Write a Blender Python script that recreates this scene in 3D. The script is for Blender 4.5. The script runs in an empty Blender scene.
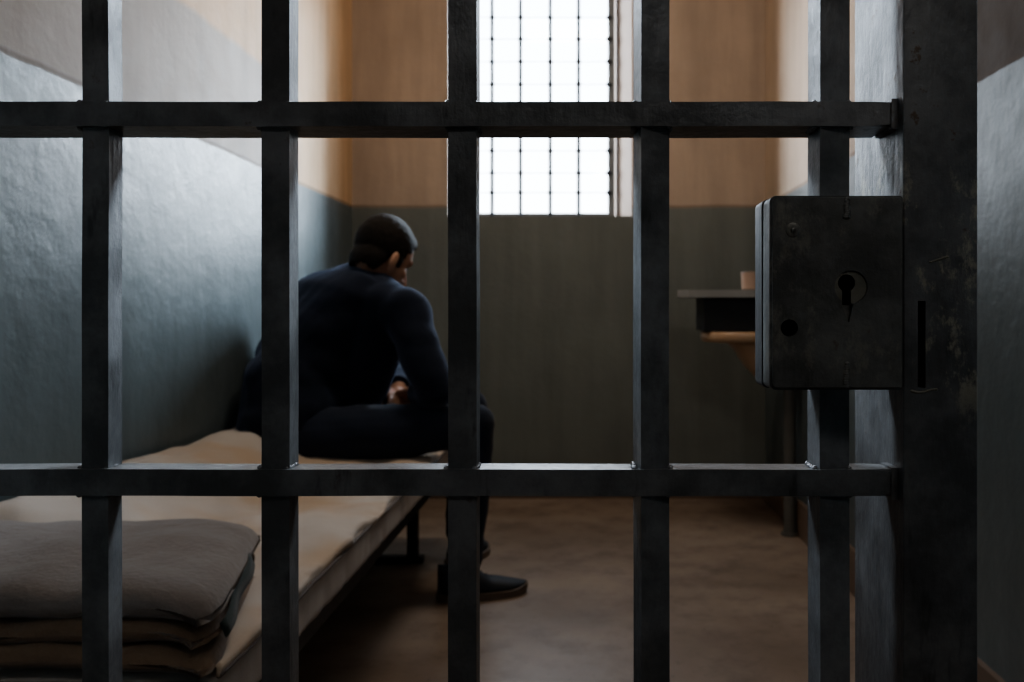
import bpy, bmesh, math, random
from mathutils import Vector, Matrix, noise
random.seed(4)
C = bpy.context.scene.collection
PI = math.pi
# ------------------------------------------------------------------ camera geometry
F, CX, CY, H = 900.0, 587.0, 312.0, 0.833        # focal length (px), principal point, eye height
def P(px, py, Y):
    return Vector(((px-CX)*Y/F, Y, H-(py-CY)*Y/F))
def PX(px, Y): return (px-CX)*Y/F
def PZ(py, Y): return H-(py-CY)*Y/F
WL, WR, WB, WF, CEIL = -1.052, 0.797, 4.03, -1.5, 2.75
PAINT = 1.30

# ------------------------------------------------------------------ helpers
def obj(name, bm, mat=None, parent=None, smooth=False):
    me = bpy.data.meshes.new(name)
    bmesh.ops.recalc_face_normals(bm, faces=bm.faces)
    bm.to_mesh(me); bm.free()
    return obj_me(name, me, mat, parent, smooth)
def obj_me(name, me, mat=None, parent=None, smooth=False):
    o = bpy.data.objects.new(name, me); C.objects.link(o)
    if mat: me.materials.append(mat)
    if smooth:
        me.polygons.foreach_set('use_smooth', [True]*len(me.polygons))
        if smooth == 'auto':
            try: me.set_sharp_from_angle(angle=math.radians(35))
            except Exception: pass
    if parent: o.parent = parent
    return o
def thing(name, label, cat, group=None, loc=(0,0,0)):
    o = bpy.data.objects.new(name, None); C.objects.link(o)
    o.location = loc; o.empty_display_size = .1
    return tag(o, label, cat, group)
def tag(o, label, cat, group=None):
    o['label'] = label; o['category'] = cat
    if group: o['group'] = group
    return o
def struct(o):
    o['kind'] = 'structure'; return o
def box(bm, x0, x1, y0, y1, z0, z1, rot=None, piv=None):
    vs = [bm.verts.new((x, y, z)) for x in (x0, x1) for y in (y0, y1) for z in (z0, z1)]
    for f in ((0,1,3,2),(4,6,7,5),(0,4,5,1),(2,3,7,6),(0,2,6,4),(1,5,7,3)):
        bm.faces.new([vs[i] for i in f])
    if rot is not None:
        c = Vector(piv) if piv else Vector(((x0+x1)/2, (y0+y1)/2, (z0+z1)/2))
        for v in vs: v.co = c + rot @ (v.co-c)
    return vs
def bev(bm, w, seg=2, limit=25):
    es = [e for e in bm.edges if len(e.link_faces) == 2 and e.calc_face_angle(0) > math.radians(limit)]
    bmesh.ops.bevel(bm, geom=es, offset=w, segments=seg, affect='EDGES', profile=.6, clamp_overlap=True)
def frame_of(d):
    d = Vector(d).normalized()
    a = Vector((0,0,1)) if abs(d.z) < .9 else Vector((1,0,0))
    u = d.cross(a).normalized(); return u, d.cross(u)
def tube(bm, pts, r, n=12, cap=True):
    pts = [Vector(p) for p in pts]; rs = r if isinstance(r, (list, tuple)) else [r]*len(pts)
    rings = []
    for i, p in enumerate(pts):
        d = (pts[min(i+1, len(pts)-1)]-pts[max(i-1, 0)])
        u, v = frame_of(d)
        rings.append([bm.verts.new(p+rs[i]*(math.cos(2*PI*k/n)*u+math.sin(2*PI*k/n)*v)) for k in range(n)])
    for a, b in zip(rings, rings[1:]):
        for k in range(n): bm.faces.new((a[k], a[(k+1)%n], b[(k+1)%n], b[k]))
    if cap: bm.faces.new(rings[0][::-1]); bm.faces.new(rings[-1])
def ell(bm, c, r, M=None, seg=24, rings=14):
    M4 = Matrix.Translation(Vector(c)) @ ((M.to_4x4()) if M else Matrix()) @ Matrix.Diagonal((r[0], r[1], r[2], 1))
    top = bm.verts.new(M4 @ Vector((0, 0, 1))); bot = bm.verts.new(M4 @ Vector((0, 0, -1))); rows = []
    for i in range(1, rings):
        t = PI*i/rings
        rows.append([bm.verts.new(M4 @ Vector((math.sin(t)*math.cos(2*PI*k/seg), math.sin(t)*math.sin(2*PI*k/seg), math.cos(t)))) for k in range(seg)])
    for k in range(seg):
        k2 = (k+1) % seg
        bm.faces.new((top, rows[0][k], rows[0][k2])); bm.faces.new((bot, rows[-1][k2], rows[-1][k]))
        for a, b in zip(rows, rows[1:]): bm.faces.new((a[k], b[k], b[k2], a[k2]))
def capsule(bm, a, ra, b, rb, n=18):
    a, b = Vector(a), Vector(b)
    ell(bm, a, (ra,)*3, seg=n, rings=10); ell(bm, b, (rb,)*3, seg=n, rings=10)
    tube(bm, [a, b], [ra, rb], n)
def limb(bm, pts):                       # pts: (point, radius)
    for (a, ra), (b, rb) in zip(pts, pts[1:]): capsule(bm, a, ra, b, rb)
def loft(bm, rings, n=28, p=2.3):        # rings: centre, right axis, forward axis, half width, half depth
    out = []
    for c, u, v, a, b in rings:
        row = []
        for k in range(n):
            t = 2*PI*k/n; ct, st = math.cos(t), math.sin(t)
            x = math.copysign(abs(ct)**(2/p), ct)*a; y = math.copysign(abs(st)**(2/p), st)*b
            row.append(bm.verts.new(Vector(c)+Vector(u)*x+Vector(v)*y))
        out.append(row)
    for a, b in zip(out, out[1:]):
        for k in range(n): bm.faces.new((a[k], a[(k+1)%n], b[(k+1)%n], b[k]))
    bm.faces.new(out[0][::-1]); bm.faces.new(out[-1])
def fuse(bm, voxel, smooth=4, fac=.5):
    """weld overlapping closed shapes into one continuous skin"""
    bmesh.ops.recalc_face_normals(bm, faces=bm.faces)
    me = bpy.data.meshes.new('fuse'); bm.to_mesh(me); bm.free()
    o = bpy.data.objects.new('fuse', me); C.objects.link(o)
    m = o.modifiers.new('r', 'REMESH'); m.mode = 'VOXEL'; m.voxel_size = voxel
    if smooth:
        s = o.modifiers.new('s', 'SMOOTH'); s.iterations = smooth; s.factor = fac
    dg = bpy.context.evaluated_depsgraph_get(); dg.update()
    res = bpy.data.meshes.new_from_object(o.evaluated_get(dg))
    bpy.data.objects.remove(o); bpy.data.meshes.remove(me)
    return res
def cut(bm_a, bm_list):
    """boolean difference"""
    def tmp(bm):
        bmesh.ops.recalc_face_normals(bm, faces=bm.faces)
        me = bpy.data.meshes.new('t'); bm.to_mesh(me); bm.free()
        o = bpy.data.objects.new('t', me); C.objects.link(o); return o
    a = tmp(bm_a); bs = [tmp(b) for b in bm_list]
    for b in bs:
        m = a.modifiers.new('b', 'BOOLEAN'); m.operation = 'DIFFERENCE'; m.object = b; m.solver = 'EXACT'
    dg = bpy.context.evaluated_depsgraph_get(); dg.update()
    res = bpy.data.meshes.new_from_object(a.evaluated_get(dg))
    for o in [a]+bs: bpy.data.objects.remove(o)
    return res

# ------------------------------------------------------------------ materials
class NT:
    def __init__(s, name):
        s.m = bpy.data.materials.new(name); s.m.use_nodes = True
        s.t = s.m.node_tree; s.b = s.t.nodes['Principled BSDF']
        s.co = s.n('ShaderNodeTexCoord').outputs['Object']
    def n(s, k, **kw):
        x = s.t.nodes.new(k)
        for a, v in kw.items(): setattr(x, a, v)
        return x
    def put(s, sock, v):
        if hasattr(v, 'links') or isinstance(v, bpy.types.NodeSocket): s.t.links.new(v, sock)
        else: sock.default_value = v
    def noise(s, scale, detail=5, rough=.55, vec=None, stretch=None, dist=0):
        v = vec or s.co
        if stretch:
            mp = s.n('ShaderNodeMapping'); s.put(mp.inputs['Vector'], v); mp.inputs['Scale'].default_value = stretch; v = mp.outputs[0]
        x = s.n('ShaderNodeTexNoise'); s.put(x.inputs['Vector'], v)
        x.inputs['Scale'].default_value = scale; x.inputs['Detail'].default_value = detail
        x.inputs['Roughness'].default_value = rough; x.inputs['Distortion'].default_value = dist
        return x.outputs['Fac']
    def ramp(s, f, a, b, lo=0., hi=1.):
        x = s.n('ShaderNodeMapRange'); x.clamp = True; x.interpolation_type = 'SMOOTHSTEP'
        s.put(x.inputs['Value'], f); s.put(x.inputs['From Min'], a); s.put(x.inputs['From Max'], b)
        s.put(x.inputs['To Min'], lo); s.put(x.inputs['To Max'], hi)
        return x.outputs['Result']
    def mix(s, f, a, b):
        x = s.n('ShaderNodeMix'); x.data_type = 'RGBA'
        s.put(x.inputs[0], f)
        for i, v in ((6, a), (7, b)): s.put(x.inputs[i], (*v, 1) if isinstance(v, tuple) and len(v) == 3 else v)
        return x.outputs[2]
    def math(s, op, a, b=0.):
        x = s.n('ShaderNodeMath', operation=op); s.put(x.inputs[0], a); s.put(x.inputs[1], b); return x.outputs[0]
    def xyz(s):
        x = s.n('ShaderNodeSeparateXYZ'); s.put(x.inputs[0], s.co); return x.outputs
    def bump(s, h, dist=.002, strength=1., prev=None):
        x = s.n('ShaderNodeBump'); s.put(x.inputs['Height'], h)
        x.inputs['Distance'].default_value = dist; x.inputs['Strength'].default_value = strength
        if prev: s.put(x.inputs['Normal'], prev)
        return x.outputs[0]
    def out(s, col, rough=.6, nrm=None, metal=0., spec=.5, **kw):
        s.put(s.b.inputs['Base Color'], (*col, 1) if isinstance(col, tuple) else col)
        s.put(s.b.inputs['Roughness'], rough); s.put(s.b.inputs['Metallic'], metal)
        s.b.inputs['Specular IOR Level'].default_value = spec
        if nrm is not None: s.put(s.b.inputs['Normal'], nrm)
        for k, v in kw.items(): s.put(s.b.inputs[k.replace('_', ' ')], v)
        return s.m

def wall_mat(name, upper, lower, band=None, gloss=.3):
    s = NT(name); x, y, z = s.xyz()
    wob = s.noise(6, 4)
    zz = s.math('ADD', z, s.math('MULTIPLY', s.math('SUBTRACT', wob, .5), .012))
    big = s.noise(1.6, 5, .6); fine = s.noise(14, 6, .65)
    streak = s.noise(3, 4, .6, stretch=(3.5, 3.5, .35))
    mott = s.ramp(s.math('MULTIPLY', s.math('ADD', big, streak), .5), .3, .7)
    up = s.mix(mott, tuple(c*.78 for c in upper), tuple(min(1, c*1.12) for c in upper))
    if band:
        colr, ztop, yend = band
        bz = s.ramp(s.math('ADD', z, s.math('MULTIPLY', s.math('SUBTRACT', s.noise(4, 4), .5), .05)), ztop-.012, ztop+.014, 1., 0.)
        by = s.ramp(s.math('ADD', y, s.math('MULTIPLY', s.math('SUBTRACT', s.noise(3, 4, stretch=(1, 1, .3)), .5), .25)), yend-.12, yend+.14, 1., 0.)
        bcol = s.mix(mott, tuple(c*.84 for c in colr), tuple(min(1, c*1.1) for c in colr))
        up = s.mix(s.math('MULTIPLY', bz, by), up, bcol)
    lo = s.mix(mott, tuple(c*.8 for c in lower), tuple(c*1.15 for c in lower))
    isup = s.ramp(zz, PAINT-.003, PAINT+.003)
    line = s.math('MULTIPLY', s.ramp(zz, PAINT-.002, PAINT+.003), s.ramp(zz, PAINT+.006, PAINT+.016, 1., 0.))
    col = s.mix(isup, lo, up)
    col = s.mix(s.math('MULTIPLY', line, .55), col, (.10, .07, .05))
    chips = s.ramp(s.noise(26, 6, .7), .70, .73)
    col = s.mix(s.math('MULTIPLY', chips, .22), col, (.10, .10, .095))
    b1 = s.bump(s.noise(9, 5, .6), .0055, .55)
    b2 = s.bump(s.noise(45, 4, .6), .0018, .5, b1)
    # the lower coat is gloss oil paint, the upper matt distemper
    rg = s.math('ADD', s.ramp(isup, 0, 1, gloss, .72), s.math('MULTIPLY', s.math('SUBTRACT', fine, .5), .25))
    return s.out(col, rg, b2)

def steel(name, col, rough=.42, pit=1., wear=0., metal=.45, zone=None):
    s = NT(name)
    n1 = s.noise(18, 6, .65); n2 = s.noise(130, 5, .7); n3 = s.noise(60, 4, .6, stretch=(1, 1, .22))
    c = s.mix(s.ramp(n1, .35, .7), tuple(v*.65 for v in col), tuple(v*1.5 for v in col))
    rust = s.ramp(s.math('ADD', s.math('MULTIPLY', n1, .55), s.math('MULTIPLY', n2, .45)), .60, .67)
    c = s.mix(s.math('MULTIPLY', rust, .55+wear), c, (.075, .055, .042))
    pits = s.ramp(n3, .60, .72)
    c = s.mix(s.math('MULTIPLY', pits, .5), c, (.006, .006, .007))
    if wear:
        w = s.ramp(s.noise(26, 8, .78, stretch=(1, 1, .6)), .52, .62)
        if zone: w = s.math('MULTIPLY', w, s.math('MULTIPLY', s.ramp(s.xyz()[2], zone[0], zone[1]), s.ramp(s.xyz()[2], zone[2], zone[3], 1., 0.)))
        c = s.mix(s.math('MULTIPLY', w, wear), c, (.27, .25, .20))
    b = s.bump(n1, .0014, .5); b = s.bump(n3, .0012, .9*pit, b); b = s.bump(n2, .0006, .8, b)
    return s.out(c, s.math('ADD', rough-.1, s.math('MULTIPLY', n2, .28)), b, spec=.6, metal=metal)

M = {}
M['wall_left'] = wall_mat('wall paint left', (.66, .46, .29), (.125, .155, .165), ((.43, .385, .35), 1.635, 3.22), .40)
M['wall_right'] = wall_mat('wall paint and shade right', (.50, .40, .31), (.105, .130, .138), ((.085, .066, .056), 3., 2.35), .42)  # band paints shade into the near upper wall, away from the window
M['wall_back'] = wall_mat('wall paint back', (.46, .365, .29), (.165, .18, .165), None, .45)
def plain(name, col, rough=.6, ns=20, bd=.001, var=.25, **kw):
    s = NT(name); n1 = s.noise(ns, 5)
    c = s.mix(n1, tuple(v*(1-var) for v in col), tuple(min(1, v*(1+var)) for v in col))
    return s.out(c, rough, s.bump(n1, bd, .5), **kw)
M['reveal'] = plain('tan reveal paint darkened as shade', (.17, .115, .075), .7, 9)
M['ceiling'] = plain('ceiling limewash', (.42, .37, .32), .8, 3)
s = NT('worn concrete floor')
n1, n2, n3 = s.noise(1.7, 6, .6), s.noise(7, 6, .65), s.noise(40, 5, .7)
c = s.mix(s.ramp(n1, .3, .7), (.20, .15, .115), (.33, .26, .205))
c = s.mix(s.math('MULTIPLY', s.ramp(n2, .45, .70), .42), c, (.085, .062, .05))
c = s.mix(s.math('MULTIPLY', s.ramp(n3, .58, .7), .35), c, (.05, .04, .035))
M['floor'] = s.out(c, s.math('ADD', .26, s.math('MULTIPLY', n2, .3)), s.bump(n3, .0012, .5, s.bump(n2, .004, .35)))
M['baseboard'] = plain('baseboard paint', (.16, .115, .085), .5, 14)
M['bar'] = steel('black painted steel', (.105, .107, .110), .35)
M['post'] = steel('dark grey post steel', (.085, .086, .088), .40, wear=.8, zone=(.74, .80, .90, .96))
M['lock'] = steel('lock case steel', (.075, .075, .072), .46, .6, wear=.25, zone=(.78, .80, .90, .92))
M['lock_edge'] = steel('lock rim steel', (.012, .012, .013), .5, metal=.1)
M['brass'] = steel('worn keyhole plate', (.12, .115, .095), .5, .5, wear=.1)
M['void'] = plain('dark hollow', (.003, .003, .003), .9)
M['weld'] = steel('weld bead', (.12, .12, .125), .4)
M['wframe'] = plain('window frame paint', (.22, .25, .28), .5, 30)
M['wbar'] = plain('window bar iron', (.035, .045, .06), .5, 30)
s = NT('window glass'); t = s.t
tr = s.n('ShaderNodeBsdfTransparent'); gl = s.n('ShaderNodeBsdfGlossy'); gl.inputs['Roughness'].default_value = .03
mx = s.n('ShaderNodeMixShader'); mx.inputs[0].default_value = .06
t.links.new(tr.outputs[0], mx.inputs[1]); t.links.new(gl.outputs[0], mx.inputs[2])
t.links.new(mx.outputs[0], t.nodes['Material Output'].inputs['Surface']); M['glass'] = s.m

def cloth(name, col, var=.2, weave=260, bd=.0012, folds=0, rough=.9, sheen=.2, tint=None, sheen_col=None):
    s = NT(name); n1 = s.noise(5, 5); n2 = s.noise(weave, 3, .7)
    c = s.mix(s.math('MULTIPLY', s.math('ADD', n1, n2), .5), tuple(v*(1-var) for v in col), tuple(min(1, v*(1+var)) for v in col))
    if tint: c = s.mix(s.ramp(s.noise(2.4, 3), .42, .62), c, tint)
    b = s.bump(n2, bd, .6)
    if folds:
        b = s.bump(s.noise(7, 4, .5, dist=.6), folds, .6, b)
    m = s.out(c, rough, b, spec=.2)
    s.b.inputs['Sheen Weight'].default_value = sheen; s.b.inputs['Sheen Roughness'].default_value = .5
    if sheen_col: s.b.inputs['Sheen Tint'].default_value = (*sheen_col, 1)
    return m
M['sheet'] = cloth('cream cotton sheet', (.56, .51, .46), .12, 200, .0008, .008, tint=(.52, .40, .29))
M['mattress'] = cloth('mattress ticking', (.44, .385, .34), .15, 180, .001, .004)
M['piping'] = cloth('mattress piping', (.13, .11, .10), .2)
M['blanket'] = cloth('grey wool blanket', (.225, .192, .172), .35, 110, .004, .016, sheen=.35)
M['blanket2'] = cloth('brown underside of blanket', (.21, .14, .09), .3, 150, .004, .010, sheen=.3)
M['binding'] = cloth('dark green binding', (.035, .05, .048), .2)
M['bedmetal'] = steel('bed frame steel', (.018, .018, .02), .5, metal=0)
M['sweater'] = cloth('navy knitted sweater', (.010, .014, .026), .25, 300, .0015, .012, .9, .25, sheen_col=(.5, .65, 1))
M['jeans'] = cloth('dark blue denim', (.017, .024, .042), .35, 320, .001, .010, .85, .12)
M['shoe'] = plain('dark suede shoe', (.018, .022, .030), .65, 60)
M['sole'] = plain('tan rubber sole', (.14, .105, .08), .6, 40)
M['lace'] = plain('shoe lace', (.05, .05, .055), .8, 60)
s = NT('skin'); n1 = s.noise(60, 4)
M['skin'] = s.out(s.mix(n1, (.36, .20, .13), (.45, .26, .175)), .5, s.bump(s.noise(220, 3), .0004, .5), Subsurface_Weight=.08)
s = NT('short dark hair'); n1 = s.noise(260, 4, .7, stretch=(1, 1, .25))
M['hair'] = s.out(s.mix(n1, (.005, .004, .003), (.022, .016, .012)), .7, s.bump(n1, .004, 1.), spec=.25)
M['eye'] = plain('eye', (.16, .13, .11), .2, 5, 0, .02)
M['shelf'] = plain('grey enamel shelf', (.30, .30, .29), .35, 12)
M['shelf_dark'] = plain('black box under shelf', (.012, .013, .016), .5, 12)
M['basin'] = plain('yellowed enamel basin', (.50, .34, .22), .28, 6, .0005, .12)
M['cup'] = plain('pale enamel cup', (.48, .34, .26), .35, 12, .0005, .1)
M['pipe'] = plain('grey painted pipe', (.12, .12, .11), .45, 20)
M['lampshade'] = plain('lamp casing', (.5, .5, .48), .5, 10)

# ------------------------------------------------------------------ the room
def quad_box(name, mat, *b):
    bm = bmesh.new(); box(bm, *b); return struct(obj(name, bm, mat))
quad_box('floor', M['floor'], WL-.15, WR+.15, WF-.15, WB+.3, -.1, 0)
quad_box('ceiling', M['ceiling'], WL-.15, WR+.15, WF-.15, WB+.3, CEIL, CEIL+.1)
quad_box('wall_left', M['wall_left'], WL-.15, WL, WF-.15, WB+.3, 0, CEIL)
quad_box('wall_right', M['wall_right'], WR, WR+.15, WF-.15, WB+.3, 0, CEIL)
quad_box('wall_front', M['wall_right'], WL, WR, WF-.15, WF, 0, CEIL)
bm = bmesh.new()                                   # back wall with a splayed window opening
NX0, NX1, NZ0, NZ1 = -.622, .200, 1.262, 2.56      # opening on the room side
FX0, FX1, FZ0, FZ1, FY = -.600, .131, 1.283, 2.50, WB+.30
def ring(x0, x1, z0, z1, y): return [bm.verts.new(v) for v in ((x0, y, z0), (x1, y, z0), (x1, y, z1), (x0, y, z1))]
R0 = ring(WL, WR, 0, CEIL, WB); R1 = ring(NX0, NX1, NZ0, NZ1, WB); R2 = ring(FX0, FX1, FZ0, FZ1, FY); R3 = ring(WL, WR, 0, CEIL, FY)
for a, b in ((R0, R1), (R1, R2), (R2, R3), (R3, R0)):
    for k in range(4): bm.faces.new((a[k], a[(k+1) % 4], b[(k+1) % 4], b[k]))
wb = struct(obj('wall_back', bm, M['wall_back']))
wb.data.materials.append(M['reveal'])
for pl_ in wb.data.polygons:                       # reveal colour darkened: shade painted in against the strong window light
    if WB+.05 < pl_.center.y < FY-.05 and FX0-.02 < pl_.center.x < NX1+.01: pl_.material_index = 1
def baseboard(name, *b):
    bm = bmesh.new(); box(bm, *b); bev(bm, .004); struct(obj(name, bm, M['baseboard']))
baseboard('baseboard_right', WR-.014, WR, WF, WB, 0, .13)
baseboard('baseboard_back', WL, WR-.014, WB-.014, WB, 0, .11)
baseboard('baseboard_left', WL, WL+.014, WF, WB-.014, 0, .11)

# barred window
win = bpy.data.objects.new('window_1', None); C.objects.link(win); win.location = (0, 0, 0); struct(win)
YW = 4.275
bm = bmesh.new()
fw = .032
for b in ((FX0, FX0+fw, FZ0, FZ1), (FX1-fw, FX1, FZ0, FZ1), (FX0+fw, FX1-fw, FZ0, FZ0+.018), (FX0+fw, FX1-fw, FZ1-fw, FZ1)):
    box(bm, b[0], b[1], YW-.015, YW+.03, b[2], b[3])
bev(bm, .004); obj('window_frame', bm, M['wframe'], win)
bm = bmesh.new(); box(bm, FX0+.02, FX1-.02, YW+.018, YW+.022, FZ0+.015, FZ1-.02); obj('window_pane', bm, M['glass'], win)
wx = [PX(p, YW-.02) for p in (463.5, 492.3, 520.6, 550.3, 578.6)]
for x in wx:
    bm = bmesh.new(); tube(bm, [(x, YW-.03, FZ0-.005), (x, YW-.03, FZ1)], .0092, 12); obj('window_bar', bm, M['wbar'], win, 'auto')
zr = [PZ(p, YW) for p in (193.5, 174, 152, 130, 108, 86, 63.5, 41, 19.5, -3, -25)]
for z in zr:
    bm = bmesh.new(); tube(bm, [(FX0+.01, YW-.03, z), (FX1-.01, YW-.03, z)], .0013, 8)
    for x in wx+[FX1-.028]: ell(bm, (x, YW-.031, z), (.0145, .012, .012), seg=12, rings=8)
    obj('cross_rod', bm, M['wbar'], win, 'auto')

# ------------------------------------------------------------------ the barred gate
YG = .590
gate = thing('cell_gate', 'black steel cell gate of upright square bars and two crossbars, with lock box', 'gate', loc=(0, 0, 0))
K = YG/F
ZT = (PZ(101.5, YG-.003), PZ(126, YG-.003)); ZB = (PZ(469.5, YG-.003), PZ(496, YG-.003))
def upright(x0, x1, tw, z0=.02, z1=2.55, d=None):
    w = x1-x0; d = d or w; xm = (x0+x1)/2
    bm = bmesh.new(); N = 40
    rows = []
    for i in range(N+1):
        z = z0+(z1-z0)*i/N
        jx = .0005*noise.noise((xm*40, z*9, 1)); jy = .0005*noise.noise((xm*40, z*9, 7))
        r = Matrix.Rotation(tw, 3, 'Z')
        row = []
        for sx, sy in ((-1, -1), (1, -1), (1, 1), (-1, 1)):
            q = r @ Vector((sx*w/2, sy*d/2, 0))
            row.append(bm.verts.new((xm+q.x+jx, YG+d/2+q.y+jy, z)))
        rows.append(row)
    for a, b in zip(rows, rows[1:]):
        for k in range(4): bm.faces.new((a[k], a[(k+1) % 4], b[(k+1) % 4], b[k]))
    bm.faces.new(rows[0][::-1]); bm.faces.new(rows[-1])
    es = [e for e in bm.edges if abs(e.verts[0].co.z-e.verts[1].co.z) > .01]
    bmesh.ops.bevel(bm, geom=es, offset=.0011, segments=2, affect='EDGES')
    return obj('upright_bar', bm, M['bar'], gate, 'auto')
ups = [(-281, -254, 0), (-100, -73, 0), (82, 108.5, 0), (261.5, 289.5, 0), (448, 476.5, 0), (634, 669, .22), (812.5, 848, .15)]
for a, b, tw in ups:
    if tw:
        k = math.cos(tw)+math.sin(abs(tw)); xm = (PX(a, YG+.006)+PX(b, YG+.006))/2; w = (PX(b, YG)-PX(a, YG))/k
        upright(xm-w/2, xm+w/2, tw)
    else: upright(PX(a, YG), PX(b, YG), tw)
XE = PX(889, YG)
def cross(z1, z0, d, xl):
    bm = bmesh.new()
    N = 60; rows = []
    for i in range(N+1):
        x = xl+(XE-xl)*i/N
        j = .0004*noise.noise((x*14, z0*30, 3))
        rows.append([bm.verts.new((x, y, z+j)) for y, z in ((YG-.003, z0), (YG-.003+d, z0), (YG-.003+d, z1), (YG-.003, z1))])
    for a, b in zip(rows, rows[1:]):
        for k in range(4): bm.faces.new((a[k], a[(k+1) % 4], b[(k+1) % 4], b[k]))
    bm.faces.new(rows[0][::-1]); bm.faces.new(rows[-1])
    es = [e for e in bm.edges if abs(e.verts[0].co.x-e.verts[1].co.x) > .003]
    bmesh.ops.bevel(bm, geom=es, offset=.0012, segments=2, affect='EDGES')
    o = obj('crossbar', bm, M['bar'], gate, 'auto')
    bm = bmesh.new(); box(bm, XE, XE+.0042, YG-.005, YG-.003+d*.8, z0-.002, z1+.0015); bev(bm, .0008)
    obj('end_plate', bm, M['bar'], o, 'auto')
    return o
XL = PX(-330, YG)
for (z1, z0), d in ((ZT, .040), (ZB, .023)):
    o = cross(z1, z0, d, XL)
    for a, b, tw in ups:
        bm = bmesh.new()
        for px in (a, b):
            x = PX(px, YG+.004)
            for z in (z0, z1):
                for i in range(9):
                    t = i/8
                    ell(bm, (x+random.uniform(-.0006, .0006), YG+.001+t*.016, z), (.0016+random.random()*.0007,)*3, seg=8, rings=6)
        obj('weld_bead', bm, M['weld'], o, True)
for a, b in ((XL-.022, XL),):                       # hinge stile at the far left of the gate
    bm = bmesh.new(); box(bm, a, b, YG-.004, YG+.03, .02, 2.55); bev(bm, .0015); obj('hinge_stile', bm, M['bar'], gate)
# lock box
YL, YLb = .560, .606
k = YL/F
lx0, lx1 = PX(770, YL), PX(903.5, YL); lz1, lz0 = PZ(195.5, YL), PZ(390, YL)
def rounded_slab(x0, x1, z0, z1, y0, y1, r, bw):
    bm = bmesh.new(); vs = []
    for cx, cz, a0 in ((x1-.002, z1-.002, 0), (x0+r, z1-r, PI/2), (x0+r, z0+r, PI), (x1-.002, z0+.002, 1.5*PI)):
        rr = r if cx < (x0+x1)/2 else .002
        for i in range(7):
            t = a0+PI/2*i/6; vs.append((cx+rr*math.cos(t), cz+rr*math.sin(t)))
    A = [bm.verts.new((x, y0, z)) for x, z in vs]; B = [bm.verts.new((x, y1, z)) for x, z in vs]
    n = len(vs)
    for i in range(n): bm.faces.new((A[i], A[(i+1) % n], B[(i+1) % n], B[i]))
    bm.faces.new(A[::-1]); bm.faces.new(B)
    bmesh.ops.recalc_face_normals(bm, faces=bm.faces)
    es = [e for e in bm.edges if all(abs(v.co.y-y0) < 1e-6 for v in e.verts)]
    bmesh.ops.bevel(bm, geom=es, offset=bw, segments=3, affect='EDGES')
    return bm
def cyl(cx, cz, r, y0, y1, n=36):
    bm = bmesh.new(); tube(bm, [(cx, y0, cz), (cx, y1, cz)], r, n); return bm
khx, khz = PX(847, YL), PZ(287, YL)
hox, hoz = PX(789.5, YL), PZ(328, YL)
rec = cyl(PX(851, YL), PZ(287, YL), 16.5*k, YL-.002, YL+.0016)
front = rounded_slab(lx0, lx1, lz0, lz1, YL, YL+.022, .0042, .0016)
slotb = bmesh.new(); box(slotb, khx-4.6*k, khx+4.6*k, YL-.004, YL+.019, PZ(305, YL), khz)
keyc = cyl(khx, PZ(283, YL), 9*k, YL-.004, YL+.019)
tail = bmesh.new()
tv = [(PX(841, YL), PZ(304, YL)), (PX(853.5, YL), PZ(304, YL)), (PX(849, YL), PZ(323, YL))]
A = [tail.verts.new((x, YL-.003, z)) for x, z in tv]; B = [tail.verts.new((x, YL+.004, z)) for x, z in tv]
tail.faces.new(A); tail.faces.new(B[::-1])
for i in range(3): tail.faces.new((A[i], A[(i+1) % 3], B[(i+1) % 3], B[i]))
hole = cyl(hox, hoz, 8.6*k, YL-.004, YL+.019)
lock = bpy.data.objects.new('lock_box', None); C.objects.link(lock); lock.parent = gate
lock['label'] = 'black steel lock box with keyhole'
me = cut(front, [rec, slotb, keyc, tail, hole])
cover = obj_me('lock_cover', me, M['lock'], lock, 'auto')
bm = rounded_slab(lx0-.0006, lx1+.0002, lz0-.0006, lz1+.0006, YL+.0225, YLb, .0042, .0012)
obj('lock_case', bm, M['lock_edge'], lock, 'auto')
# keyhole plate lies in the round recess, pierced by the key opening
s1 = bmesh.new(); box(s1, khx-4.4*k, khx+4.4*k, YL-.004, YL+.019, PZ(304.5, YL), khz)
pl = cut(cyl(PX(851, YL), PZ(287, YL), 16.2*k, YL+.0009, YL+.0022),
         [cyl(khx, PZ(283, YL), 8.6*k, YL-.004, YL+.019), s1])
obj_me('keyhole_plate', pl, M['brass'], lock, 'auto')
bm = cyl(khx, PZ(290, YL), 13*k, YL+.0185, YL+.0195); obj('keyway', bm, M['void'], lock)
bm = cyl(hox, hoz, 8.4*k, YL+.0182, YL+.0192); obj('bolt_hole', bm, M['void'], lock)
bm = bmesh.new(); ell(bm, (PX(793, YL), YL, PZ(230, YL)), (7.5*k, .0007, 7.5*k)); ell(bm, (PX(793, YL), YL-.0010, PZ(230, YL)), (2.6*k, .0009, 2.6*k), seg=12, rings=8)
obj('rivet', bm, M['lock'], lock, True)
for py0, py1 in ((199, 217), (364, 386)):
    bm = bmesh.new(); xm = PX(847, YL)
    for i in range(10):
        t = i/9; ell(bm, (xm+random.uniform(-.6, .6)*k, YL, PZ(py0+(py1-py0)*t, YL)), ((2.6+1.6*t if py0 < 300 else 4.0-1.2*abs(t-.8))*k, .0009, 2.4*k), seg=10, rings=6)
    obj('weld_seam', bm, M['lock'], lock, True)

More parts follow.
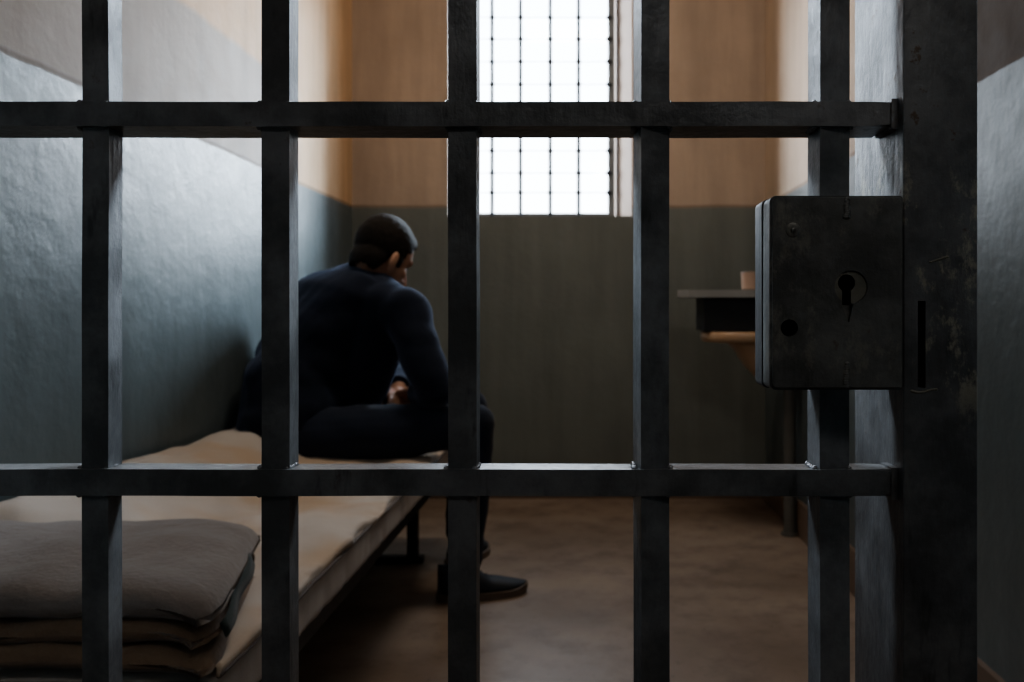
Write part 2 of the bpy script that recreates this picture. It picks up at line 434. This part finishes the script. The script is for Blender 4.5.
# gate post
YP, YP2 = .575, .680
px0, px1 = PX(903.5, YP), PX(978, YP)
bm = bmesh.new(); box(bm, px0, px1, YP, YP2, 0, CEIL)
bmesh.ops.subdivide_edges(bm, edges=[e for e in bm.edges if abs(e.verts[0].co.z-e.verts[1].co.z) > 1], cuts=1)
bev(bm, .0016, 3)
sl = bmesh.new(); box(sl, PX(918, YP), PX(925.5, YP), YP-.004, YP+.014, PZ(388, YP), PZ(301, YP))
me = cut(bm, [sl])
post = obj_me('gate_post', me, M['post'], None, 'auto')
tag(post, 'thick dark steel post right of the lock box, with narrow bolt slot', 'post')
bm = bmesh.new()
for i in range(12):
    t = i/11; ell(bm, (PX(912+24*t, YP), YP, PZ(391+1.5*math.sin(t*5), YP)), (.0014, .0007, .0006+.0004*random.random()), seg=10, rings=6)
obj('weld_scar', bm, M['brass'], post, True); bm = bmesh.new()
for i in range(9):
    t = i/8; ell(bm, (PX(931+16*t, YP), YP, PZ(262-5*t, YP)), (.0013, .0007, .0007), seg=10, rings=6)
obj('weld_scar', bm, M['brass'], post, True)
bm = bmesh.new(); box(bm, px0+.004, px1-.004, YP+.004, YP2-.004, 0, .012)   # floor plate
vs = box(bm, px0-.02, px1+.03, YP-.02, YP2+.03, 0, .006); obj('floor_plate', bm, M['post'], post)

# ------------------------------------------------------------------ bed
BX0, BX1, BY0, BY1 = WL+.018, -.445, 1.07, 3.22
bed = thing('bed', 'narrow dark steel bed frame along the left wall', 'bed', loc=(0, 0, 0))
def bx(name, parent, mat, *b, w=.003):
    bm = bmesh.new(); box(bm, *b); bev(bm, w); return obj(name, bm, mat, parent)
RZ0, RZ1 = .284, .316
bx('side_rail', bed, M['bedmetal'], BX1-.045, BX1-.02, BY0, BY1, RZ0, RZ1)
bx('side_rail', bed, M['bedmetal'], BX0, BX0+.025, BY0, BY1, RZ0, RZ1)
bx('end_rail', bed, M['bedmetal'], BX0, BX1-.003, BY0-.022, BY0-.002, RZ0, .394)
bx('end_rail', bed, M['bedmetal'], BX0, BX1-.02, BY1, BY1+.022, RZ0, RZ1)
bm = bmesh.new()
for i in range(14):
    y = BY0+.08+i*.15; box(bm, BX0+.025, BX1-.045, y, y+.06, RZ1-.012, RZ1-.002)
obj('bed_slats', bm, M['bedmetal'], bed)
for y in (1.18, 3.0):
    for x in (-.58, -.99):
        bx('leg', bed, M['bedmetal'], x-.017, x+.017, y-.017, y+.017, .018, RZ0+.01)
    bx('floor_bar', bed, M['bedmetal'], -1.02, -.545, y-.02, y+.02, 0, .02)

# mattress: rounded long cushion with gathered sides
def hsh(x, y, z=0, sc=1.): return noise.noise((x*sc, y*sc, z))
def mattress():
    bm = bmesh.new(); rows = []
    z0, z1 = .315, .402; NY = 150; n = 56
    for i in range(NY+1):
        t = i/NY; y = BY0+.004+(BY1-.01-BY0)*t
        e = min(t, 1-t)*(BY1-BY0)
        inset = .03*(1-min(1, e/.03))**2
        row = []
        for kk in range(n):
            a = 2*PI*kk/n; ca, sa = math.cos(a), math.sin(a)
            p = 9.
            rx = (BX1-BX0)/2-inset; rz = (z1-z0)/2-inset*.5
            rr = (abs(ca)**p+abs(sa)**p)**(-1/p)
            x = (BX0+BX1)/2+rx*ca*rr; z = (z0+z1)/2+rz*max(-1, min(1, sa*rr))
            side = max(0, (x-(BX1-.02))/.02)
            x += .004*hsh(y*26, z*6, 2)*side+.003*hsh(y*60, z*4, 5)*side-.004*side
            if sa > .3: z += .006*hsh(x*6, y*6, 3)
            row.append(bm.verts.new((x, y, z)))
        rows.append(row)
    for a, b in zip(rows, rows[1:]):
        for q in range(n): bm.faces.new((a[q], a[(q+1) % n], b[(q+1) % n], b[q]))
    bm.faces.new(rows[0][::-1]); bm.faces.new(rows[-1])
    return bm
mt = obj('mattress', mattress(), M['mattress'], None, True)
tag(mt, 'long thin cream mattress with gathered sides lying on the steel bed frame', 'mattress')
bm = bmesh.new(); tube(bm, [(BX1-.001+.002*hsh(y*.1, 1, 3), BY0+.02+y*.02, .392+.002*hsh(y*.3, 4)) for y in range(104)], .0035, 8)
obj('piping', bm, M['piping'], mt, True)

# crumpled sheet over the mattress, heaped against the wall
def sheet_z(x, y):
    u = (x-BX0)/(BX1-BX0)
    w = max(0, 1-u/.55); heap = .092*(w*w*(3-2*w))
    wr = .012*hsh(x*7+3*hsh(y*2, 1), y*3.2, 9)+.009*hsh(x*14+y*5, y*8+2*hsh(x*5, 3), 4)
    hy = max(0, min(1, (y-1.36)/.22)); hy = hy*hy*(3-2*hy)
    return .410+heap*hy+wr*(1.2-.35*u)*(.15+.85*hy)
bm = bmesh.new(); NX, NY = 80, 200; g = []
for i in range(NX+1):
    col = []
    for j in range(NY+1):
        y = 1.088+(BY1-.01-1.088)*j/NY; u = i/NX
        L = (BX1-BX0)-.004+.012
        d = u*L; top = (BX1-BX0)-.012+.012*hsh(y*7, 2, 1)
        if d <= top: x = BX0+.006+d; z = sheet_z(x, y)
        else: x = BX0+.006+top+.006+.004*hsh(y*11, 1); z = sheet_z(BX0+.006+top, y)-(d-top)*.9
        if u > .93 and d <= top: z -= .018*((u-.93)/.07)**2
        col.append(bm.verts.new((x, y, z)))
    g.append(col)
for i in range(NX):
    for j in range(NY): bm.faces.new((g[i][j], g[i+1][j], g[i+1][j+1], g[i][j+1]))
sh = obj('bed_sheet', bm, M['sheet'], None, True)
md = sh.modifiers.new('thickness', 'SOLIDIFY'); md.thickness = .004; md.offset = -1
tag(sh, 'crumpled cream sheet spread over the mattress and bunched against the wall', 'sheet')

# folded blanket at the near end of the bed: three thick layers
def slab(bm, x0, x1, y0, y1, z0, z1, seed, lift=0, n=40, skew=.24):
    rows = []; NX = 60
    for i in range(NX+1):
        t = i/NX; x = x0+(x1-x0)*(1-(1-t)**1.5)
        t = (x-x0)/(x1-x0)
        e = min(1, (1-t)*(x1-x0)/.022); sh_ = math.sqrt(max(0, 1-(1-e)**2))
        row = []
        for q in range(n):
            a = 2*PI*q/n; ca, sa = math.cos(a), math.sin(a); p = 7.
            rr = (abs(ca)**p+abs(sa)**p)**(-1/p)
            hz = (z1-z0)/2; hy = (y1-y0)/2
            # round nose at the folded front edge
            yy = (y0+y1)/2+hy*max(-1, min(1, ca*rr)); zz = hz*max(-1, min(1, sa*rr))
            dn = min(1, (yy-y0)/(hz*1.15)); zz *= (.15+.85*math.sqrt(max(0, 1-(1-dn)**2)))*(.06+.94*sh_)
            zc = (z0+z1)/2+.006*hsh(x*5, seed, 2)+lift*max(0, (yy-y0-.1)/(y1-y0))
            yy += .007*hsh(x*6, seed, 5)+.004*hsh(x*15, seed, zz*20)
            zz += (.0095*hsh(x*6+2*hsh(x*3, yy*5), yy*12, seed+3)+.0045*hsh(x*13, yy*22, seed))*(1 if sa > 0 else .3)*min(1, (1-t)/.06)
            if sa > 0: zz -= .010*max(0, t-.8)/.2
            xx = x-skew*t*max(0, yy-y0)
            cq = max(0, 1-(yy-y0)/.05)*max(0, (t-.85)/.15); xx -= .022*cq**2; zc_ = -.012*max(0, (t-.86)/.14)**2
            row.append(bm.verts.new((xx, yy, zc+zc_+zz)))
        rows.append(row)
    for a, b in zip(rows, rows[1:]):
        for q in range(n): bm.faces.new((a[q], a[(q+1) % n], b[(q+1) % n], b[q]))
    bm.faces.new(rows[0][::-1]); bm.faces.new(rows[-1])
bl = thing('folded_blanket', 'grey wool blanket folded in thick layers on the near end of the mattress', 'blanket', loc=(0, 0, 0))
bm = bmesh.new(); slab(bm, BX0+.004, -.434, 1.052, 1.475, .466, .508, 11.3, -.010); obj('top_layer', bm, M['blanket'], bl, True)
bm = bmesh.new(); slab(bm, BX0+.004, -.440, 1.060, 1.44, .436, .474, 4.7); obj('middle_layer', bm, M['blanket2'], bl, True)
bm = bmesh.new(); slab(bm, BX0+.004, -.437, 1.056, 1.43, .404, .442, 8.1); obj('bottom_layer', bm, M['blanket2'], bl, True)
bm = bmesh.new()
pts = [(-.446-.054*i/14+.003*math.sin(i*.7), 1.11+.24*i/14, .440+.022*(i/14)) for i in range(15)]
A = [bm.verts.new((x+.003, y, z-.007)) for x, y, z in pts]; B = [bm.verts.new((x-.004, y, z+.010)) for x, y, z in pts]
for i in range(14): bm.faces.new((A[i], A[i+1], B[i+1], B[i]))
o = obj('edge_binding', bm, M['binding'], bl, True); md = o.modifiers.new('t', 'SOLIDIFY'); md.thickness = .003

# ------------------------------------------------------------------ the man
V = Vector
def yawdir(deg): return V((math.cos(math.radians(deg)), math.sin(math.radians(deg)), 0))
def rightof(d): return V((d.y, -d.x, 0))
f0, f1, f2 = yawdir(15), yawdir(38), yawdir(55)
rsh, lsh = V((-.540, 2.675, .834)), V((-.850, 2.915, .845))
rel, rwr = V((-.440, 2.585, .612)), V((-.515, 2.765, .580))
lel, lwr = V((-.655, 3.045, .620)), V((-.600, 2.865, .590))
rhip, rknee, rank = V((-.80, 2.625, .462)), V((-.325, 2.610, .508)), V((-.355, 2.620, .115))
lhip, lknee, lank = V((-.80, 2.925, .480)), V((-.395, 3.030, .515)), V((-.42, 2.975, .115))
neck0, neck1 = V((-.685, 2.795, .915)), V((-.642, 2.80, .972))
spine = [  # centre, yaw, half width, half depth, tilt of the ring (forward lean)
    (V((-.880, 2.795, .430)), 10, .180, .158, 0), (V((-.880, 2.795, .54)), 16, .195, .165, 6), (V((-.866, 2.795, .66)), 30, .195, .155, 18),
    (V((-.835, 2.800, .752)), 44, .200, .142, 32), (V((-.790, 2.798, .830)), 52, .205, .130, 44), (V((-.735, 2.797, .885)), 55, .165, .100, 50),
    (V((-.700, 2.797, .920)), 55, .085, .070, 50)]
def torso(bm, g=0.):
    rings = []
    for c, yw, a, b, tl in spine:
        f = yawdir(yw); r = rightof(f); up = V((0, 0, 1))
        fw_ = (f*math.cos(math.radians(tl))-up*math.sin(math.radians(tl)))
        rings.append((c, r, fw_, a+g, b+g))
    loft(bm, rings)
# head frame
hf = (yawdir(52)*math.cos(math.radians(34))-V((0, 0, 1))*math.sin(math.radians(34))).normalized()
hl = -rightof(yawdir(52)); hu = hf.cross(hl)
HM = Matrix((hf, hl, hu)).transposed()
hc = V((-.632, 2.805, 1.014))
def hp(x, y, z): return hc + HM @ V((x, y, z))
def hell(bm, c, r, rot=None): ell(bm, hp(*c), r, HM @ rot if rot else HM)
# clasped hands: right hand over the left
def hand(bm, wr, d, up, side):
    """wr wrist, d pointing direction, up back of hand, side = thumb side"""
    d = d.normalized(); side = (side-side.project(d)).normalized(); up = d.cross(side)
    if up.z < 0: up = -up
    Q = Matrix((d, side, up)).transposed()
    ell(bm, wr+d*.045, (.052, .040, .016), Q)
    capsule(bm, wr-d*.02, .026, wr+d*.02, .027)
    for i, L in enumerate((.072, .080, .075, .058)):
        off = .030-.020*i; b0 = wr+d*.082+side*off
        j1 = b0+d*L*.36-up*.008; j2 = j1+d*L*.16-up*L*.32; j3 = j2-d*L*.16-up*L*.24
        limb(bm, [(wr+d*.04+side*off*.8, .0095), (b0, .0098), (j1, .0092), (j2, .0085), (j3, .0075)])
    t0 = wr+d*.022+side*.030; t1 = t0+d*.030+side*.022-up*.010; t2 = t1+d*.030-side*.002-up*.012
    limb(bm, [(t0, .014), (t1, .0115), (t2, .0095)])
bm = bmesh.new()
# head and neck
hell(bm, (-.008, 0, .018), (.098, .076, .096)); hell(bm, (.030, 0, -.030), (.062, .058, .082))
hell(bm, (.052, 0, -.088), (.040, .040, .030)); hell(bm, (.066, 0, .018), (.030, .052, .018))
limb(bm, [(hp(.088, 0, .004), .010), (hp(.113, 0, -.034), .0125), (hp(.094, 0, -.042), .014)])
for sgn in (-1, 1):
    hell(bm, (.055, sgn*.040, -.030), (.026, .016, .018)); hell(bm, (.098, sgn*.011, -.038), (.010, .008, .008))
    R = Matrix.Rotation(sgn*-.35, 3, 'Z')
    hell(bm, (-.008, sgn*.078, -.036), (.018, .009, .031), R); hell(bm, (-.002, sgn*.074, -.062), (.010, .009, .013), R)
hell(bm, (.088, 0, -.062), (.012, .024, .007)); hell(bm, (.086, 0, -.072), (.012, .022, .008)); hell(bm, (.082, 0, -.100), (.016, .020, .014))
limb(bm, [(neck0-V((.02, 0, .03)), .066), (neck0, .060), (neck1, .057), (hp(-.020, 0, -.045), .058)])
torso(bm, -.014)
for S, E, Wr in ((rsh, rel, rwr), (lsh, lel, lwr)):
    limb(bm, [(S, .048), (E, .036), (E+(Wr-E)*.4, .036), (Wr, .025)])
for Hh, Kn, An in ((rhip, rknee, rank), (lhip, lknee, lank)):
    limb(bm, [(Hh, .078), (Kn, .050), (Kn+(An-Kn)*.35, .046), (An, .033)])
hand(bm, rwr, V((-.25, .5, -.25)), V((0, 0, 1)), V((-.6, -.2, .5)))
hand(bm, lwr+V((-.005, -.01, -.012)), V((.15, -.5, -.22)), V((0, 0, 1)), V((-.6, 0, .5)))
body = obj_me('person', fuse(bm, .0045, 3), M['skin'], None, True)
tag(body, 'man in a navy sweater and dark jeans sitting hunched on the bed, head bowed', 'person')
for sgn in (-1, 1):
    bm = bmesh.new(); ell(bm, hp(.0685, sgn*.031, -.004), (.0115,)*3, HM, 16, 10); obj('eye', bm, M['eye'], body, True)
# hair: short cap over the cranium down to the nape
bm = bmesh.new()
hell(bm, (-.010, 0, .024), (.104, .082, .099)); hell(bm, (-.037, 0, -.045), (.058, .066, .070)); hell(bm, (.040, 0, .068), (.046, .054, .042)); hell(bm, (.012, 0, -.020), (.045, .079, .05))
me = fuse(bm, .005, 3)
bm = bmesh.new(); bm.from_mesh(me); Hinv = HM.transposed()
kill = []
for fc in bm.faces:
    q = Hinv @ (fc.calc_center_median()-hc)
    hairline = -.092+.006*noise.noise(q*60) if q.x < -.036 else (-.092+(q.x+.036)*3. if q.x < -.014 else (-.026 if q.x < .012 else (-.040 if q.x < .030 else (.020 if q.x < .05 else .046)+(q.x-.030)*.5)))
    if q.z < hairline: kill.append(fc)
bmesh.ops.delete(bm, geom=kill, context='FACES')
for v in bm.verts:
    q = v.co-hc
    if v.is_boundary: v.co = hc+q*.95
    else: v.co += q.normalized()*.0016*noise.noise(v.co*90)
obj('hair', bm, M['hair'], body, True)
# sweater
bm = bmesh.new(); torso(bm, .004)
limb(bm, [(V((-.615, 2.715, .845)), .085), (V((-.655, 2.735, .70)), .088), (V((-.70, 2.75, .60)), .085)])
limb(bm, [(V((-.88, 2.67, .50)), .150), (V((-.885, 2.70, .60)), .146)])
limb(bm, [(V((-.705, 2.797, .890)), .10), (rsh+V((-.02, .01, -.005)), .074)])
limb(bm, [(V((-.73, 2.80, .890)), .10), (lsh+V((.01, -.01, -.005)), .084)])
for S, E, Wr in ((rsh, rel, rwr), (lsh, lel, lwr)):
    mid = S+(E-S)*.5
    limb(bm, [(S, .073), (mid, .066), (E, .056), (E+(Wr-E)*.45, .050), (E+(Wr-E)*.86, .040)])
limb(bm, [(neck0-V((.012, 0, .02)), .073), (neck0+V((.002, 0, .010)), .068)])
me = fuse(bm, .007, 6)
bm = bmesh.new(); bm.from_mesh(me); bm.normal_update()
for v in bm.verts:
    p = v.co
    a = noise.noise((p.x*5+1.5*noise.noise(p*4), p.y*5, p.z*13))*.008+noise.noise((p.x*11, p.y*11, p.z*22))*.004
    v.co = p+v.normal*a
    v.co.x = max(v.co.x, WL+.008)
obj('sweater', bm, M['sweater'], body, True)
bm = bmesh.new()                                        # ribbed collar and cuffs
def rib(bm, c, d, r, w, n=40):
    u, v = frame_of(d); d = d.normalized(); rows = []
    for i, (rr, dd) in enumerate(((r-.006, -w), (r+.003, -w*.7), (r+.004, 0), (r+.002, w*.8), (r-.005, w), (r-.010, w*.6))):
        rows.append([bm.verts.new(c+d*dd+(rr+.0012*(q % 2))*(math.cos(2*PI*q/n)*u+math.sin(2*PI*q/n)*v)) for q in range(n)])
    for a, b in zip(rows, rows[1:]):
        for q in range(n): bm.faces.new((a[q], a[(q+1) % n], b[(q+1) % n], b[q]))
rib(bm, neck0+V((.006, 0, .018)), V((.045, 0, .06)), .068, .012); obj('collar', bm, M['sweater'], body, True)
for E, Wr in ((rel, rwr), (lel, lwr)):
    bm = bmesh.new(); rib(bm, E+(Wr-E)*.90, Wr-E, .036, .018); obj('cuff', bm, M['sweater'], body, True)
# jeans
bm = bmesh.new()
loft(bm, [(V((-.870, 2.80, .40)), rightof(f0), f0, .150, .120), (V((-.870, 2.80, .46)), rightof(f0), f0, .182, .148), (V((-.868, 2.80, .54)), rightof(f0), f0, .178, .145)])
for Hh, Kn, An in ((rhip, rknee, rank), (lhip, lknee, lank)):
    limb(bm, [(Hh+V((-.02, 0, 0)), .090), (Hh+(Kn-Hh)*.5, .083), (Kn, .060), (Kn+(An-Kn)*.35, .062), (An+V((0, 0, .0)), .050)])
me = fuse(bm, .007, 5)
bm = bmesh.new(); bm.from_mesh(me); bm.normal_update()
for v in bm.verts:
    p = v.co
    v.co = p+v.normal*(noise.noise((p.x*16, p.y*9, p.z*16+2*noise.noise(p*6)))*.006+noise.noise((p.x*6, p.y*6, p.z*30))*.003*(1 if p.z < .4 else 0))
    v.co.x = max(v.co.x, WL+.008)
obj('jeans', bm, M['jeans'], body, True)
# shoes
def shoe(heel, toe, label=None):
    d = (toe-heel); L = d.length; d.normalize(); sd = V((-d.y, d.x, 0)); up = V((0, 0, 1))
    def outline(t):     # half width along the shoe
        return (.030+.014*math.sin(min(1, t*1.25)*PI*.5)*1.0+.008*math.sin(t*PI))*math.sqrt(max(.02, 1-max(0, (t-.70)/.3)**2.0))*math.sqrt(max(.05, min(1, t/.10)))
    def top(t):
        if t < .30: return .104-.010*t/.30
        if t < .62: u = (t-.30)/.32; return .094-.040*(u*u*(3-2*u))
        u = (t-.62)/.38; return .054-.016*u-.016*u*u
    N = 28; n = 22
    bm = bmesh.new(); rows = []
    for i in range(N+1):
        t = .004+.992*i/N; w = outline(t)*.96; h = top(t); row = []
        toe_up = .010*max(0, (t-.75)/.25)**2
        for q in range(n):
            a = PI*q/(n-1); ca, sa = math.cos(a), math.sin(a)
            y = w*math.copysign(abs(ca)**.75, ca); z = .020+toe_up+(h-.020)*abs(sa)**.8
            if t < .4: y *= 1-.32*max(0, (z-.04)/.06)*(1-t/.6)
            row.append(bm.verts.new(heel+d*(t*L)+sd*y+up*z))
        rows.append(row)
    for a, b in zip(rows, rows[1:]):
        for q in range(n-1): bm.faces.new((a[q], a[q+1], b[q+1], b[q]))
        bm.faces.new((a[n-1], a[0], b[0], b[n-1]))
    bm.faces.new(rows[0][::-1]); bm.faces.new(rows[-1])
    s_ = obj('shoe', bm, M['shoe'], body, True)
    bm = bmesh.new(); rows = []
    for i in range(N+1):
        t = i/N; w = outline(t)*1.08+.002; tu = .010*max(0, (t-.75)/.25)**2
        zb = .001+tu; zt = .021+tu
        rows.append([bm.verts.new(heel+d*(t*L*1.02-.003)+sd*y+up*z) for y, z in ((-w, zb), (w, zb), (w, zt), (-w, zt))])
    for a, b in zip(rows, rows[1:]):
        for q in range(4): bm.faces.new((a[q], a[(q+1) % 4], b[(q+1) % 4], b[q]))
    bm.faces.new(rows[0][::-1]); bm.faces.new(rows[-1]); bev(bm, .003, 2, 40)
    obj('sole', bm, M['sole'], s_)
    bm = bmesh.new()
    for i in range(5):
        t = .36+.06*i; h = top(t)+.003
        tube(bm, [heel+d*(t*L)+sd*y+up*(h-abs(y)*.45) for y in (-.024, -.012, 0, .012, .024)], .0022, 6)
    for sg in (-1, 1):
        h = top(.38)+.004
        tube(bm, [heel+d*(.38*L+.012*math.sin(i*.8)*1.)+sd*(sg*(.006+.008*math.sin(i*.63)))+up*(h+.014*math.sin(i*.63)-.002*i) for i in range(6)], .002, 6)
    obj('laces', bm, M['lace'], s_, True)
shoe(V((-.432, 2.600, 0)), V((-.182, 2.690, 0)))
shoe(V((-.435, 2.915, 0)), V((-.372, 3.170, 0)))

# ------------------------------------------------------------------ wash corner on the right wall
YS = 3.30
shelf = thing('wall_shelf', 'grey wall shelf with a dark box below, fixed above the basin', 'shelf', loc=(0, 0, 0))
bm = bmesh.new()
sx = PX(678, YS); zt = PZ(290, YS); zb = PZ(297.5, YS)
prof = [(sx, YS+.02), (sx+.035, YS-.02), (WR-.001, YS-.06), (WR-.001, YS+.26), (sx+.03, YS+.26)]
A = [bm.verts.new((x, y, zb)) for x, y in prof]; B = [bm.verts.new((x, y, zt)) for x, y in prof]
bm.faces.new(A[::-1]); bm.faces.new(B)
for i in range(5): bm.faces.new((A[i], A[(i+1) % 5], B[(i+1) % 5], B[i]))
bev(bm, .004); obj('shelf_board', bm, M['shelf'], shelf)
bx('under_box', shelf, M['shelf_dark'], PX(704, YS), WR-.001, YS, YS+.24, PZ(331, YS), zb, w=.006)
basin = thing('wash_basin', 'small yellowed enamel wash basin on the right wall below the shelf', 'basin', loc=(0, 0, 0))
bcx, bcy = .625, YS+.10
def basin_ring(bm, rx, ry, z, cx=bcx, n=40):
    return [bm.verts.new((min(WR-.002, cx+rx*math.copysign(abs(math.cos(t))**.7, math.cos(t))), bcy+ry*math.copysign(abs(math.sin(t))**.7, math.sin(t)), z)) for t in (2*PI*i/n for i in range(n))]
def rings_to(bm, rs):
    for a, b in zip(rs, rs[1:]):
        n = len(a)
        for q in range(n): bm.faces.new((a[q], a[(q+1) % n], b[(q+1) % n], b[q]))
    bm.faces.new(rs[0][::-1]); bm.faces.new(rs[-1])
zr_ = PZ(332, YS)
bm = bmesh.new()
rings_to(bm, [basin_ring(bm, *r) for r in ((.150, .13, zr_-.040), (.185, .155, zr_-.038), (.192, .16, zr_-.030), (.193, .16, zr_-.008), (.188, .156, zr_), (.150, .125, zr_), (.140, .115, zr_-.01), (.11, .09, zr_-.034))])
obj('rim', bm, M['basin'], basin, True)
bm = bmesh.new()
rings_to(bm, [basin_ring(bm, rx, ry, z, cx) for rx, ry, z, cx in ((.05, .05, zr_-.20, .72), (.07, .075, zr_-.175, .71), (.095, .10, zr_-.13, .69), (.115, .115, zr_-.075, .675), (.128, .120, zr_-.050, .665), (.134, .122, zr_-.042, .66), (.12, .11, zr_-.036, .66))])
obj('bowl', bm, M['basin'], basin, True)
bm = bmesh.new(); tube(bm, [(.757, 3.36, 0), (.757, 3.36, zr_-.17)], .023, 20); tube(bm, [(.757, 3.36, 0), (.757, 3.36, .012)], .034, 20)
obj('waste_pipe', bm, M['pipe'], basin, 'auto')
bm = bmesh.new(); tube(bm, [(.755, bcy+.12, zr_-.02), (.755, bcy+.12, zr_+.05), (.74, bcy+.11, zr_+.065), (.70, bcy+.08, zr_+.065), (.69, bcy+.07, zr_+.05)], .009, 12)
obj('tap', bm, M['pipe'], basin, True)
cup = thing('cup', 'pale enamel cup standing on the wall shelf beside the lock box', 'cup', loc=(PX(752, YS+.03), YS+.03, zt+.001))
bm = bmesh.new(); n = 32; rr = .040; hh = .066
rs = [[bm.verts.new((r*math.cos(2*PI*i/n), r*math.sin(2*PI*i/n), z)) for i in range(n)] for r, z in ((.034, 0), (.038, .004), (rr, hh-.004), (rr+.0025, hh-.002), (rr+.001, hh), (rr-.003, hh-.003), (.034, .006))]
rings_to(bm, rs); obj('cup_body', bm, M['cup'], cup, 'auto')
bm = bmesh.new(); tube(bm, [(.036, 0, .052), (.058, 0, .050), (.064, 0, .034), (.055, 0, .018), (.036, 0, .014)], .0045, 10); obj('handle', bm, M['cup'], cup, True)

# ------------------------------------------------------------------ light
w = bpy.data.worlds.new('sky'); bpy.context.scene.world = w; w.use_nodes = True
t = w.node_tree; bg = t.nodes['Background']
tc = t.nodes.new('ShaderNodeTexCoord'); sp = t.nodes.new('ShaderNodeSeparateXYZ'); t.links.new(tc.outputs['Generated'], sp.inputs[0])
cr = t.nodes.new('ShaderNodeValToRGB'); mr = t.nodes.new('ShaderNodeMapRange')
mr.inputs['From Min'].default_value = -.5; mr.inputs['From Max'].default_value = 1.
t.links.new(sp.outputs['Z'], mr.inputs['Value']); t.links.new(mr.outputs[0], cr.inputs[0])
e = cr.color_ramp.elements
e[0].position = .05; e[0].color = (.55, .50, .45, 1); e[1].position = .34; e[1].color = (.86, .93, 1, 1)
x = e.new(.7); x.color = (.66, .82, 1, 1)
t.links.new(cr.outputs[0], bg.inputs['Color']); bg.inputs['Strength'].default_value = 9.0
def area(name, loc, rot, sx, sy, power=0, col=(1, 1, 1), portal=False):
    l = bpy.data.lights.new(name, 'AREA'); l.shape = 'RECTANGLE'; l.size = sx; l.size_y = sy; l.energy = power; l.color = col
    o = bpy.data.objects.new(name, l); C.objects.link(o); o.location = loc; o.rotation_euler = rot
    if portal: l.cycles.is_portal = True
    return o
area('window_portal', ((FX0+FX1)/2, FY+.01, (FZ0+FZ1)/2), (-PI/2, 0, 0), FX1-FX0, FZ1-FZ0, portal=True)
area('corridor_fill', (.35, -.75, 2.3), (math.radians(24), 0, 0), .6, .3, 7.5, (1, .97, .93))  # added fill behind the camera for the bar fronts, no real fixture
area('cell_fill', (-.1, 2.6, 2.7), (math.radians(10), 0, 0), .6, .3, 12, (1, .86, .72))  # added warm fill for back wall and floor, out of view
def aim(d): return Vector(d).to_track_quat('-Z', 'Y').to_euler()
area('bar_side_fill', (-.62, 1.05, 1.62), aim((.72, -.46, -.36)), .3, .2, 8, (.76, .88, 1)).data.spread = math.radians(60)  # added fill aimed at the left sides of bars and post
area('bar_side_fill', (.52, 1.05, 1.62), aim((-.70, -.46, -.36)), .3, .2, 9, (.76, .88, 1)).data.spread = math.radians(52)  # added fill aimed at the right sides of the bars
def sun(name, d, power, angle, col):
    l = bpy.data.lights.new(name, 'SUN'); l.energy = power; l.angle = math.radians(angle); l.color = col
    o = bpy.data.objects.new(name, l); C.objects.link(o); o.rotation_euler = Vector(d).to_track_quat('-Z', 'Y').to_euler(); return o
sun('daylight', (-.52, -.81, -.42), 17, 34, (.74, .87, 1))
sun('right_wall_fill_sun', (.78, -.62, -.28), 8, 30, (.92, .95, 1))  # second sun, added to brighten the far right wall

# ------------------------------------------------------------------ camera
cd = bpy.data.cameras.new('camera'); cam = bpy.data.objects.new('camera', cd); C.objects.link(cam)
cam.location = (0, 0, H); cam.rotation_euler = (PI/2, 0, 0)
cd.sensor_fit = 'HORIZONTAL'; cd.sensor_width = 36; cd.lens = F/1024*36
cd.shift_x = -(CX-512)/1024; cd.shift_y = -(341-CY)/1024
cd.clip_start = .02
cd.dof.use_dof = True; cd.dof.focus_distance = .575; cd.dof.aperture_fstop = 13.0
sc = bpy.context.scene; sc.camera = cam
sc.view_settings.view_transform = 'AgX'
try: sc.view_settings.look = 'AgX - Medium High Contrast'
except Exception: pass
sc.view_settings.exposure = .12
try:
    sc.cycles.use_denoising = True; sc.cycles.max_bounces = 12; sc.cycles.diffuse_bounces = 6
    sc.cycles.sample_clamp_indirect = 6
except Exception: pass
